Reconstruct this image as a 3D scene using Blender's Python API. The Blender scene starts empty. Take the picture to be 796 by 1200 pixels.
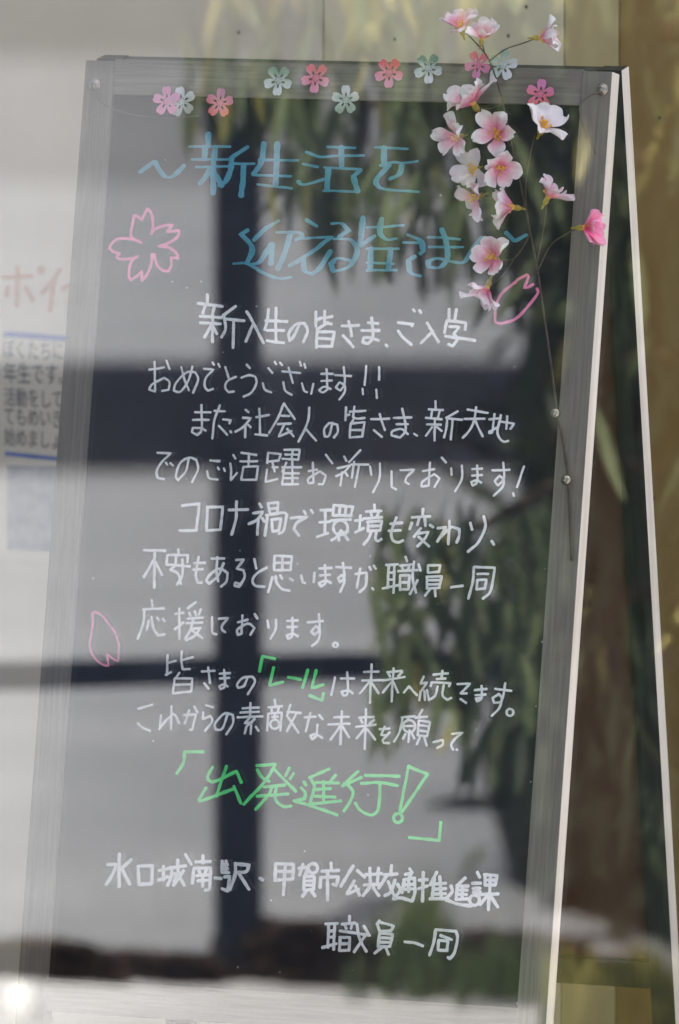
import bpy, bmesh, math, random
from mathutils import Vector, Matrix, noise

random.seed(7)
R = math.radians
sc = bpy.context.scene
COL = sc.collection

# ------------------------------------------------------------------ camera
CAM = Vector((3.55919, -8.5653, 1.67203))
YAW, PITCH, ROLL, FPX = -0.3945, -0.10016, 0.00075, 10594.5
FW = Vector((math.sin(YAW) * math.cos(PITCH), math.cos(YAW) * math.cos(PITCH), math.sin(PITCH)))
RT0 = Vector((math.cos(YAW), -math.sin(YAW), 0))
UP0 = RT0.cross(FW)
RT = RT0 * math.cos(ROLL) + UP0 * math.sin(ROLL)
UP = -RT0 * math.sin(ROLL) + UP0 * math.cos(ROLL)
cd = bpy.data.cameras.new('camera')
cam = bpy.data.objects.new('camera', cd)
COL.objects.link(cam)
m = Matrix((RT, UP, -FW)).transposed().to_4x4()
m.translation = CAM
cam.matrix_world = m
cd.sensor_fit = 'VERTICAL'
cd.sensor_height = 36.0
cd.sensor_width = 24.0
cd.lens = FPX / 1200 * 36.0
cd.clip_start = 0.1
cd.clip_end = 2000
cd.dof.use_dof = True
cd.dof.focus_distance = 9.22
cd.dof.aperture_fstop = 6.3
sc.camera = cam

# ------------------------------------------------------------------ light
SUN_EL, SUN_ROT = 55.0, 24.0      # from behind the wall, a little to the right
wd = bpy.data.worlds.new('World')
sc.world = wd
wd.use_nodes = True
nt = wd.node_tree
sky = nt.nodes.new('ShaderNodeTexSky')
sky.sky_type = 'NISHITA'
sky.sun_disc = False
sky.sun_elevation = R(SUN_EL)
sky.sun_rotation = R(SUN_ROT)
sky.air_density = 1.0
sky.dust_density = 5.0          # a hazy, whitish spring sky
sky.ozone_density = 0.3
bg = nt.nodes['Background']
nt.links.new(sky.outputs['Color'], bg.inputs['Color'])
bg.inputs['Strength'].default_value = 0.14
sl = bpy.data.lights.new('sun', 'SUN')
sl.energy = 3.6
sl.angle = R(0.53)
sl.color = (1.0, 0.95, 0.86)
so = bpy.data.objects.new('sun', sl)
COL.objects.link(so)
sdir = Vector((math.cos(R(SUN_EL)) * math.sin(R(SUN_ROT)), math.cos(R(SUN_EL)) * math.cos(R(SUN_ROT)), math.sin(R(SUN_EL))))
so.rotation_euler = sdir.to_track_quat('Z', 'Y').to_euler()
so.location = sdir * 30
sc.view_settings.view_transform = 'Standard'
sc.view_settings.look = 'None'
sc.view_settings.exposure = 1.45
sc.view_settings.gamma = 1.0
sc.view_settings.use_curve_mapping = False
sc.cycles.transparent_max_bounces = 16

# ------------------------------------------------------------------ frames of reference
A_F, A_R = 0.18432, 0.16762          # lean of the front and rear leaves
ZT, HW, SW, TH, TR, HI = 1.20, 0.26, 0.0325, 0.021, 0.035, 0.917
FRONT = Matrix.Translation((0, 0, ZT)) @ Matrix.Rotation(-A_F, 4, 'X')
REAR = Matrix.Translation((0, TH + 0.0055, ZT)) @ Matrix.Rotation(A_R, 4, 'X')
# front local: x across, y into the board, z up (0 at the top edge)
DEL = R(8)
WALLF = Matrix.Translation((0, 0.56, 0)) @ Matrix.Rotation(-DEL, 4, 'Z')     # local y=0 is the wall's face
PANEY = -1.06
WX = WALLF.to_3x3() @ Vector((1, 0, 0))
WN = WALLF.to_3x3() @ Vector((0, -1, 0))
PANE_O = WALLF @ Vector((0, PANEY, 0))
GROUND = -0.5


def ray(px, py):
    return FW + RT * ((px - 398) / FPX) - UP * ((py - 600) / FPX)


def hit(px, py, org, nrm):
    d = ray(px, py)
    return CAM + d * ((org - CAM).dot(nrm) / d.dot(nrm))


F_ORG = FRONT.translation
F_N = FRONT.to_3x3() @ Vector((0, 1, 0))
F_INV = FRONT.inverted()
W_INV = WALLF.inverted()


def on_board(px, py, d=0.0):
    """a point in the front leaf's own coordinates, d behind its face"""
    return F_INV @ hit(px, py, F_ORG + F_N * d, F_N)


def on_wall(px, py, d=0.0):
    return W_INV @ hit(px, py, WALLF.translation + WN * d, WN)


def outside(px, py, D):
    """a place outside the window whose mirror image lies D metres along the view"""
    p = CAM + ray(px, py) * D
    return p - WN * 2 * (p - PANE_O).dot(WN)


def ground_at(px, py):
    d = ray(px, py)
    return outside(px, py, (CAM.z - GROUND) / -d.z)


# ------------------------------------------------------------------ materials
def mat(name, col, rough=0.6, spec=0.3, noise_amt=0.0, scale=(20, 20, 20), col2=None, bump=0.0, detail=6, metal=0.0, ramp=(0.35, 0.65)):
    mt = bpy.data.materials.new(name)
    mt.use_nodes = True
    t = mt.node_tree
    b = t.nodes['Principled BSDF']
    b.inputs['Base Color'].default_value = (*col, 1)
    b.inputs['Roughness'].default_value = rough
    b.inputs['Specular IOR Level'].default_value = spec
    b.inputs['Metallic'].default_value = metal
    if col2 is not None:
        tc = t.nodes.new('ShaderNodeTexCoord')
        mp = t.nodes.new('ShaderNodeMapping')
        mp.inputs['Scale'].default_value = scale
        nz = t.nodes.new('ShaderNodeTexNoise')
        nz.inputs['Scale'].default_value = 1.0
        nz.inputs['Detail'].default_value = detail
        nz.inputs['Roughness'].default_value = 0.6
        cr = t.nodes.new('ShaderNodeValToRGB')
        cr.color_ramp.elements[0].position = ramp[0]
        cr.color_ramp.elements[0].color = (*col, 1)
        cr.color_ramp.elements[1].position = ramp[1]
        cr.color_ramp.elements[1].color = (*col2, 1)
        t.links.new(tc.outputs['Object'], mp.inputs['Vector'])
        t.links.new(mp.outputs['Vector'], nz.inputs['Vector'])
        t.links.new(nz.outputs['Fac'], cr.inputs['Fac'])
        t.links.new(cr.outputs['Color'], b.inputs['Base Color'])
        if bump:
            bp = t.nodes.new('ShaderNodeBump')
            bp.inputs['Strength'].default_value = bump
            bp.inputs['Distance'].default_value = 0.001
            t.links.new(nz.outputs['Fac'], bp.inputs['Height'])
            t.links.new(bp.outputs['Normal'], b.inputs['Normal'])
    return mt


M = {}
M['wood_v'] = mat('grey_wood_upright', (0.165, 0.15, 0.13), 0.75, 0.12, col2=(0.25, 0.23, 0.203), scale=(300, 300, 11), bump=0.5, ramp=(0.3, 0.7))
M['wood_h'] = mat('grey_wood_level', (0.165, 0.15, 0.13), 0.75, 0.12, col2=(0.25, 0.23, 0.203), scale=(11, 300, 300), bump=0.5, ramp=(0.3, 0.7))
M['edge'] = mat('cut_edge', (0.64, 0.575, 0.50), 0.55, 0.3, col2=(0.80, 0.73, 0.66), scale=(90, 90, 6), bump=0.2)
M['slate'] = mat('slate', (0.010, 0.011, 0.015), 0.6, 0.12, col2=(0.019, 0.021, 0.027), scale=(9, 9, 5), detail=8)
M['rear_wood'] = mat('rear_wood', (0.010, 0.013, 0.012), 0.5, 0.3, col2=(0.03, 0.034, 0.03), scale=(120, 120, 5))
M['hardboard'] = mat('hardboard', (0.10, 0.057, 0.036), 0.7, 0.15, col2=(0.155, 0.092, 0.06), scale=(7, 7, 3), detail=9)
M['steel'] = mat('steel', (0.34, 0.31, 0.26), 0.25, 0.5, metal=1.0)
M['twig'] = mat('twig', (0.05, 0.032, 0.025), 0.6, 0.3, col2=(0.11, 0.08, 0.066), scale=(150, 150, 60))
M['calyx'] = mat('calyx', (0.28, 0.22, 0.04), 0.6, 0.3, col2=(0.45, 0.34, 0.05), scale=(300, 300, 300))
M['stamen'] = mat('stamen', (0.75, 0.36, 0.05), 0.6, 0.3, col2=(0.9, 0.55, 0.12), scale=(500, 500, 500))
M['paper'] = mat('paper', (0.65, 0.56, 0.44), 0.7, 0.2, col2=(0.70, 0.61, 0.49), scale=(9, 9, 9))
M['print_blue'] = mat('print_blue', (0.09, 0.14, 0.36), 0.7, 0.2, col2=(0.13, 0.19, 0.42), scale=(60, 60, 60))
M['print_orange'] = mat('print_orange', (0.50, 0.24, 0.15), 0.7, 0.2, col2=(0.56, 0.32, 0.22), scale=(60, 60, 60))
M['print_ink'] = mat('print_ink', (0.05, 0.06, 0.06), 0.7, 0.2, col2=(0.12, 0.13, 0.13), scale=(90, 90, 90))
M['print_grey'] = mat('print_grey', (0.22, 0.22, 0.23), 0.7, 0.2, col2=(0.36, 0.35, 0.36), scale=(45, 45, 45), detail=9)
M['nail'] = mat('nail', (0.03, 0.025, 0.02), 0.5, 0.4)
M['wire'] = mat('wire', (0.14, 0.12, 0.10), 0.5, 0.4)
M['floor'] = mat('floor_concrete', (0.28, 0.27, 0.25), 0.8, 0.2, col2=(0.36, 0.35, 0.33), scale=(5, 5, 5), detail=9)
M['paving'] = mat('pale_paving', (0.265, 0.275, 0.29), 0.85, 0.1, col2=(0.335, 0.345, 0.36), scale=(1.6, 1.6, 1), detail=5)
M['dark_ground'] = mat('dark_ground', (0.05, 0.05, 0.05), 0.85, 0.1, col2=(0.08, 0.08, 0.078), scale=(6, 6, 6))
M['grey_ground'] = mat('grey_dim_ground', (0.175, 0.179, 0.187), 0.85, 0.1, col2=(0.22, 0.225, 0.233), scale=(1.6, 1.6, 1), detail=5)
M['bright_strip'] = mat('bright_ground', (0.46, 0.46, 0.465), 0.85, 0.1, col2=(0.58, 0.58, 0.585), scale=(2, 2, 1), detail=5)
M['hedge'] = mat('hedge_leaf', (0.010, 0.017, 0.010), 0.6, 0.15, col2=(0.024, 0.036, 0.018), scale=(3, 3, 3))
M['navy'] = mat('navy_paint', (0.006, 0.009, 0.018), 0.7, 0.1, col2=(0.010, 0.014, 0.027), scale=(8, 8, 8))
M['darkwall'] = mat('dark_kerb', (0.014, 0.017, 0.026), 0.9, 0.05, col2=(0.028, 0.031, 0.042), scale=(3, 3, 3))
M['bark'] = mat('bark', (0.05, 0.04, 0.03), 0.9, 0.1, col2=(0.09, 0.07, 0.05), scale=(30, 30, 6))
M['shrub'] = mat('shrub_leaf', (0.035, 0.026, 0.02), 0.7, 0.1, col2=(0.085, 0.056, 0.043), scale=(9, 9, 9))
M['blade'] = mat('grass_blade', (0.04, 0.065, 0.03), 0.7, 0.15, col2=(0.13, 0.17, 0.075), scale=(4, 4, 4))
M['blade_dry'] = mat('dry_grass_blade', (0.10, 0.11, 0.03), 0.7, 0.15, col2=(0.32, 0.29, 0.09), scale=(4, 4, 4))
M['glint'] = mat('glint_white', (0.85, 0.85, 0.84), 0.5, 0.3, col2=(0.9, 0.9, 0.89), scale=(40, 40, 40))


def wallmat(name, c1, c2):
    mt = mat(name, c1, 0.8, 0.15, col2=c2, scale=(3.2, 3.2, 2.0), detail=9, bump=0.15, ramp=(0.3, 0.7))
    return mt


M['wall_grey'] = wallmat('wall_grey', (0.62, 0.52, 0.395), (0.71, 0.605, 0.475))
M['wall_beige'] = wallmat('wall_beige', (0.66, 0.56, 0.375), (0.75, 0.645, 0.445))
M['wall_gold'] = wallmat('wall_gold', (0.50, 0.38, 0.185), (0.58, 0.455, 0.235))
M['wall_brown'] = wallmat('wall_brown', (0.265, 0.155, 0.05), (0.365, 0.235, 0.083))


def chalk(name, col, gaps=0.25):
    """dry marker: the pigment thins out in fine grains that let the slate through"""
    mt = bpy.data.materials.new(name)
    mt.use_nodes = True
    t = mt.node_tree
    b = t.nodes['Principled BSDF']
    b.inputs['Roughness'].default_value = 0.75
    b.inputs['Specular IOR Level'].default_value = 0.15
    tc = t.nodes.new('ShaderNodeTexCoord')
    nz = t.nodes.new('ShaderNodeTexNoise')
    nz.inputs['Scale'].default_value = 900
    nz.inputs['Detail'].default_value = 4
    n2 = t.nodes.new('ShaderNodeTexNoise')
    n2.inputs['Scale'].default_value = 70
    n2.inputs['Detail'].default_value = 3
    ad = t.nodes.new('ShaderNodeMath')
    ad.operation = 'MULTIPLY_ADD'
    ad.inputs[1].default_value = 0.55
    t.links.new(tc.outputs['Object'], nz.inputs['Vector'])
    t.links.new(tc.outputs['Object'], n2.inputs['Vector'])
    t.links.new(n2.outputs['Fac'], ad.inputs[0])
    ml = t.nodes.new('ShaderNodeMath')
    ml.operation = 'MULTIPLY'
    ml.inputs[1].default_value = 0.45
    t.links.new(nz.outputs['Fac'], ml.inputs[0])
    t.links.new(ml.outputs[0], ad.inputs[2])
    cr = t.nodes.new('ShaderNodeValToRGB')
    cr.color_ramp.elements[0].position = 0.36
    cr.color_ramp.elements[0].color = (*[c * (1 - gaps) + 0.02 * gaps for c in col], 1)
    cr.color_ramp.elements[1].position = 0.52
    cr.color_ramp.elements[1].color = (*col, 1)
    t.links.new(ad.outputs[0], cr.inputs['Fac'])
    t.links.new(cr.outputs['Color'], b.inputs['Base Color'])
    return mt


M['c_white'] = chalk('white_marker', (0.91, 0.92, 0.95), 0.3)
M['c_blue'] = chalk('blue_marker', (0.11, 0.37, 0.48), 0.35)
M['c_pink'] = chalk('pink_marker', (0.90, 0.25, 0.47), 0.25)
M['c_green'] = chalk('green_marker', (0.13, 0.88, 0.25), 0.25)

# specks of dust and old wipe marks on the slate
t = M['slate'].node_tree
b = t.nodes['Principled BSDF']
src = b.inputs['Base Color'].links[0].from_socket
tc = t.nodes.new('ShaderNodeTexCoord')
vo = t.nodes.new('ShaderNodeTexVoronoi')
vo.inputs['Scale'].default_value = 62
t.links.new(tc.outputs['Object'], vo.inputs['Vector'])
sx = t.nodes.new('ShaderNodeSeparateColor')
t.links.new(vo.outputs['Color'], sx.inputs[0])
sz = t.nodes.new('ShaderNodeMapRange')          # size of each speck; most cells have none
sz.inputs['From Min'].default_value = 0.6
sz.inputs['To Max'].default_value = 0.085
t.links.new(sx.outputs[0], sz.inputs['Value'])
lt = t.nodes.new('ShaderNodeMath')
lt.operation = 'LESS_THAN'
t.links.new(vo.outputs['Distance'], lt.inputs[0])
t.links.new(sz.outputs['Result'], lt.inputs[1])
nz = t.nodes.new('ShaderNodeTexNoise')
nz.inputs['Scale'].default_value = 3.5
nz.inputs['Detail'].default_value = 8
nz.inputs['Distortion'].default_value = 1.2
t.links.new(tc.outputs['Object'], nz.inputs['Vector'])
mr = t.nodes.new('ShaderNodeMapRange')
mr.inputs['From Min'].default_value = 0.5
mr.inputs['From Max'].default_value = 0.8
mr.inputs['To Max'].default_value = 0.05
t.links.new(nz.outputs['Fac'], mr.inputs['Value'])
m3 = t.nodes.new('ShaderNodeMath')
m3.operation = 'MULTIPLY'
m3.inputs[1].default_value = 0.35
t.links.new(lt.outputs[0], m3.inputs[0])
m4 = t.nodes.new('ShaderNodeMath')
m4.operation = 'MAXIMUM'
t.links.new(m3.outputs[0], m4.inputs[0])
t.links.new(mr.outputs['Result'], m4.inputs[1])
mc = t.nodes.new('ShaderNodeMix')
mc.data_type = 'RGBA'
mc.inputs[7].default_value = (0.75, 0.77, 0.8, 1)
t.links.new(m4.outputs[0], mc.inputs[0])
t.links.new(src, mc.inputs[6])
t.links.new(mc.outputs[2], b.inputs['Base Color'])

# window glass: one thick sheet, part mirror, part clear
gm = bpy.data.materials.new('window_glass')
gm.use_nodes = True
t = gm.node_tree
t.nodes.remove(t.nodes['Principled BSDF'])
tr = t.nodes.new('ShaderNodeBsdfTransparent')
tr.inputs['Color'].default_value = (0.975, 0.98, 0.975, 1)
gl = t.nodes.new('ShaderNodeBsdfGlossy')
gl.inputs['Roughness'].default_value = 0.0
gl.inputs['Color'].default_value = (1, 1, 1, 1)
mx = t.nodes.new('ShaderNodeMixShader')
fr = t.nodes.new('ShaderNodeFresnel')
fr.inputs['IOR'].default_value = 1.75
t.links.new(fr.outputs['Fac'], mx.inputs['Fac'])
t.links.new(tr.outputs[0], mx.inputs[1])
t.links.new(gl.outputs[0], mx.inputs[2])
t.links.new(mx.outputs[0], t.nodes['Material Output'].inputs['Surface'])
M['glass'] = gm


# ------------------------------------------------------------------ object helpers
def tag(o, label=None, cat=None, group=None, kind=None):
    if label:
        o['label'] = label
    if cat:
        o['category'] = cat
    if group:
        o['group'] = group
    if kind:
        o['kind'] = kind
    return o


def empty(name, loc, label, cat, group=None):
    o = bpy.data.objects.new(name, None)
    COL.objects.link(o)
    o.location = loc
    o.empty_display_size = 0.05
    return tag(o, label, cat, group)


def obj(name, bm, mats, parent=None, mw=None, smooth=False):
    me = bpy.data.meshes.new(name)
    bm.normal_update()
    bm.to_mesh(me)
    bm.free()
    for mm in (mats if isinstance(mats, (list, tuple)) else [mats]):
        me.materials.append(mm)
    if smooth:
        for p in me.polygons:
            p.use_smooth = True
    o = bpy.data.objects.new(name, me)
    COL.objects.link(o)
    place(o, parent, mw)
    return o


def world(o):
    w = o.matrix_basis.copy()
    while o.parent:
        w = o.parent.matrix_basis @ o.matrix_parent_inverse @ w if False else o.parent.matrix_basis @ w
        o = o.parent
    return w


def place(o, parent, mw):
    mw = mw if mw is not None else Matrix.Identity(4)
    if parent is not None:
        o.parent = parent
        o.matrix_basis = world(parent).inverted() @ mw
    else:
        o.matrix_basis = mw


def box(bm, x0, x1, y0, y1, z0, z1, bevel=0.0, mi=0):
    b2 = bmesh.new()
    bmesh.ops.create_cube(b2, size=1)
    for v in b2.verts:
        v.co = Vector((x0 + (v.co.x + .5) * (x1 - x0), y0 + (v.co.y + .5) * (y1 - y0), z0 + (v.co.z + .5) * (z1 - z0)))
    if bevel:
        bmesh.ops.bevel(b2, geom=b2.edges[:], offset=bevel, segments=2, profile=0.6, affect='EDGES')
    for f in b2.faces:
        f.material_index = mi
    tmp = bpy.data.meshes.new('tmp')
    b2.to_mesh(tmp)
    b2.free()
    bm.from_mesh(tmp)
    bpy.data.meshes.remove(tmp)
    return bm


def tube(bm, pts, rad, n=8):
    """a round bar through pts; rad is a number or one per point"""
    pts = [Vector(p) for p in pts]
    rings = []
    nv = None
    for i, p in enumerate(pts):
        d = (pts[min(i + 1, len(pts) - 1)] - pts[max(i - 1, 0)]).normalized()
        if nv is None:
            nv = d.orthogonal().normalized()
        nv = (nv - d * nv.dot(d)).normalized()
        bn = d.cross(nv)
        r = rad[i] if isinstance(rad, (list, tuple)) else rad
        rings.append([bm.verts.new(p + (nv * math.cos(k * 2 * math.pi / n) + bn * math.sin(k * 2 * math.pi / n)) * r) for k in range(n)])
    for a, b in zip(rings, rings[1:]):
        for k in range(n):
            bm.faces.new((a[k], a[(k + 1) % n], b[(k + 1) % n], b[k]))
    bm.faces.new(rings[0][::-1])
    bm.faces.new(rings[-1])
    return bm


def ball(bm, c, r, seg=14, sz=(1, 1, 1)):
    mt = Matrix.Translation(c) @ Matrix.Diagonal((sz[0], sz[1], sz[2], 1))
    bmesh.ops.create_uvsphere(bm, u_segments=seg, v_segments=max(6, seg // 2), radius=r, matrix=mt)
    return bm


def spline(pts, step=6.0, corner=62):
    """smooth a traced pen stroke, keeping its sharp corners"""
    P = [Vector(p) for p in pts]
    if len(P) < 3:
        n = max(2, int((P[1] - P[0]).length / step) + 1)
        return [P[0].lerp(P[1], i / (n - 1)) for i in range(n)]
    cut = [0]
    for i in range(1, len(P) - 1):
        a, b = P[i] - P[i - 1], P[i + 1] - P[i]
        if a.length > 1e-6 and b.length > 1e-6 and a.angle(b) > R(corner):
            cut.append(i)
    cut.append(len(P) - 1)
    out = []
    for a, b in zip(cut, cut[1:]):
        seg = P[a:b + 1]
        ext = [seg[0] * 2 - seg[1]] + seg + [seg[-1] * 2 - seg[-2]]
        for i in range(1, len(ext) - 2):
            p0, p1, p2, p3 = ext[i - 1:i + 3]
            n = max(2, int((p2 - p1).length / step) + 1)
            for k in range(n):
                u = k / n
                out.append(0.5 * ((2 * p1) + (p2 - p0) * u + (2 * p0 - 5 * p1 + 4 * p2 - p3) * u * u + (3 * p1 - p0 - 3 * p2 + p3) * u ** 3))
    out.append(P[-1])
    return out


# ------------------------------------------------------------------ the setting
bm = bmesh.new()
bmesh.ops.create_grid(bm, x_segments=2, y_segments=2, size=400)
tag(obj('ground', bm, M['paving'], mw=Matrix.Translation((0, 0, GROUND))), 'pale sunlit paving outside the window', kind='structure')
bm = bmesh.new()
box(bm, -4, 0.95, PANEY - 0.08, 0.16, -0.56, 0.0)
tag(obj('floor', bm, M['floor'], mw=WALLF), 'grey concrete floor under the board', kind='structure')

def strip(name, y_near, y_far, mt, dz, lab):
    """a band of ground between two distances, parallel to the view"""
    ga, gb = ground_at(-2500, y_near), ground_at(3500, y_near)
    fa, fb = ground_at(-2500, y_far), ground_at(3500, y_far)
    bm = bmesh.new()
    bm.faces.new([bm.verts.new(Vector((q.x, q.y, GROUND + dz))) for q in (ga, gb, fb, fa)])
    tag(obj(name, bm, mt), lab, kind='structure')


strip('grey_dim_band', 215, 10, M['grey_ground'], 0.004, 'greyer ground band added to dim the mirrored paving')  # added greyer ground that dims the upper part of the reflection
strip('bright_strip', 1330, 1150, M['bright_strip'], 0.006, 'pale ground strip added to brighten the reflection below the shrubs')  # added pale ground that brightens the reflection over the bottom rail
strip('dark_dim_band', 70, -250, M['dark_ground'], 0.008, 'dark ground band added to dim the far end of the mirrored paving')  # added dark ground that dims the reflection towards the top

# back wall, four boards wide
wall = empty('back_wall', WALLF.translation, 'beige and golden brown boarded wall standing behind the blackboard', 'wall')
u1, u2, u3 = on_wall(379, 40).x, on_wall(661, 40).x, on_wall(725.5, 45).x
for (a, b, k) in ((-4.0, u1, 'wall_grey'), (u1, u2, 'wall_beige'), (u2, u3, 'wall_gold'), (u3, 0.80, 'wall_brown')):
    bm = bmesh.new()
    box(bm, a + 0.0009, b - 0.0009, 0.0, 0.03, 0.0, 3.2, bevel=0.0012)
    p = obj('wall_panel', bm, M[k], wall, WALLF)
    p['label'] = {'wall_grey': 'greyish plastered panel at the left', 'wall_beige': 'pale beige panel in the middle', 'wall_gold': 'narrow golden panel', 'wall_brown': 'golden brown panel at the right'}[k]
bm = bmesh.new()
box(bm, -4.0, 0.80, 0.031, 0.16, 0.0, 3.2)
obj('wall_backing', bm, M['nail'], wall, WALLF)
for px, py in ((463, 46), (617, 8), (596, 42), (773, 138), (766, 584), (280, 38)):
    c = on_wall(px, py)
    bm = bmesh.new()
    ball(bm, (0, 0, 0), 0.0017, 10, (1, 0.5, 1.2))
    obj('nail_head', bm, M['nail'], wall, WALLF @ Matrix.Translation((c.x, -0.0003, c.z)))

# ------------------------------------------------------------------ the A-frame blackboard
board = empty('a_frame_blackboard', (0, 0, 0), 'grey wood A-frame blackboard covered in handwritten Japanese greetings', 'blackboard')
LEG = 1.20 / math.cos(A_F)
VB = TR + HI                                     # where the bottom rail starts


def plank(name, x0, x1, z0, z1, m1, parent, mw, y0=0.0, y1=TH):
    """a board whose face is stained grey and whose cut sides stay pale"""
    bm = bmesh.new()
    box(bm, x0, x1, y0, y1, z0, z1, bevel=0.0007)
    bm.normal_update()
    for f in bm.faces:
        f.material_index = 1 if f.normal.x * (x0 + x1) > 0.2 * abs(x0 + x1) * 4.5 and m1 != M['wood_h'] and abs(x0 + x1) > .1 else 0
    return obj(name, bm, [m1, M['edge']], parent, mw)


plank('stile', -HW - SW, -HW, -LEG, 0.0, M['wood_v'], board, FRONT)
plank('stile', HW, HW + SW, -LEG, 0.0, M['wood_v'], board, FRONT)
plank('top_rail', -HW + 0.0003, HW - 0.0003, -TR, 0.0018, M['wood_h'], board, FRONT, 0.0006, TH)
plank('bottom_rail', -HW + 0.0003, HW - 0.0003, -VB - 0.0345, -VB, M['wood_h'], board, FRONT, 0.0006, TH)
bm = bmesh.new()
box(bm, -HW - 0.006, HW + 0.006, 0.005, 0.011, -VB - 0.006, -TR + 0.006)
slate = obj('writing_surface', bm, M['slate'], board, FRONT)
LEGR = (1.20) / math.cos(A_R)
plank('rear_stile', -HW - SW, -HW - 0.004, -LEGR, 0.0, M['rear_wood'], board, REAR)
plank('rear_stile', HW + 0.006, HW + SW, -LEGR, 0.0, M['rear_wood'], board, REAR)
plank('rear_rail', -HW - 0.0035, HW + 0.0055, -0.035, -0.001, M['rear_wood'], board, REAR, 0.0006, TH)
plank('rear_rail', -HW - 0.0035, HW + 0.0055, -VB - 0.030, -VB - 0.001, M['rear_wood'], board, REAR, 0.0006, TH)
bm = bmesh.new()
box(bm, -HW - 0.008, HW + 0.010, 0.008, 0.013, -VB - 0.005, -0.030)
obj('rear_panel', bm, M['hardboard'], board, REAR)
for x in (-0.2, 0.2):
    bm = bmesh.new()
    box(bm, x - 0.025, x + 0.025, TH + 0.001, TH + 0.004, -0.03, -0.002)
    tube(bm, [(x - 0.025, TH + 0.003, -0.001), (x + 0.025, TH + 0.003, -0.001)], 0.003)
    obj('hinge', bm, M['steel'], board, FRONT)
for px, py in ((111.5, 100), (706, 105)):
    c = on_board(px, py)
    bm = bmesh.new()
    ball(bm, (0, 0, 0), 0.0052, 16, (1, 0.7, 1))
    tube(bm, [(0, 0.004, 0), (0, -0.0005, 0)], 0.0064, 14)
    obj('screw', bm, M['steel'], board, FRONT @ Matrix.Translation((c.x, -0.0016, c.z)), smooth=True)

# ------------------------------------------------------------------ the handwriting (pen strokes traced from the photo, one mesh a line)
CR = {'a1': (150, 140, 3.98), 'a2': (320, 140, 3.98), 'a3': (260, 240, 3.98), 'a4': (430, 240, 3.98), 'b1': (220, 340, 3.98), 'b2': (390, 340, 3.98),
      'c1': (160, 410, 3.98), 'c2': (300, 410, 3.98), 'd1': (210, 465, 3.98), 'd2': (410, 465, 3.98), 'e1': (170, 515, 3.98), 'e2': (360, 520, 2.948),
      'f1': (200, 575, 3.98), 'f2': (390, 580, 3.98), 'g1': (155, 635, 3.98), 'g2': (340, 640, 3.0615), 'h1': (150, 695, 3.0615), 'i1': (180, 755, 3.618),
      'j1': (380, 765, 3.317), 'k1': (150, 815, 3.98), 'k2': (335, 820, 3.618), 'l1': (195, 870, 4.682), 'l2': (340, 880, 4.189), 'm1': (115, 990, 3.98),
      'm2': (300, 995, 4.975), 'm3': (440, 1005, 4.975), 'n1': (365, 1065, 4.189), 'p1': (120, 235, 7.96), 'p2': (560, 310, 8.844), 'p3': (90, 700, 9.95),
      'q1': (0, 300, 7.96)}

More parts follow.
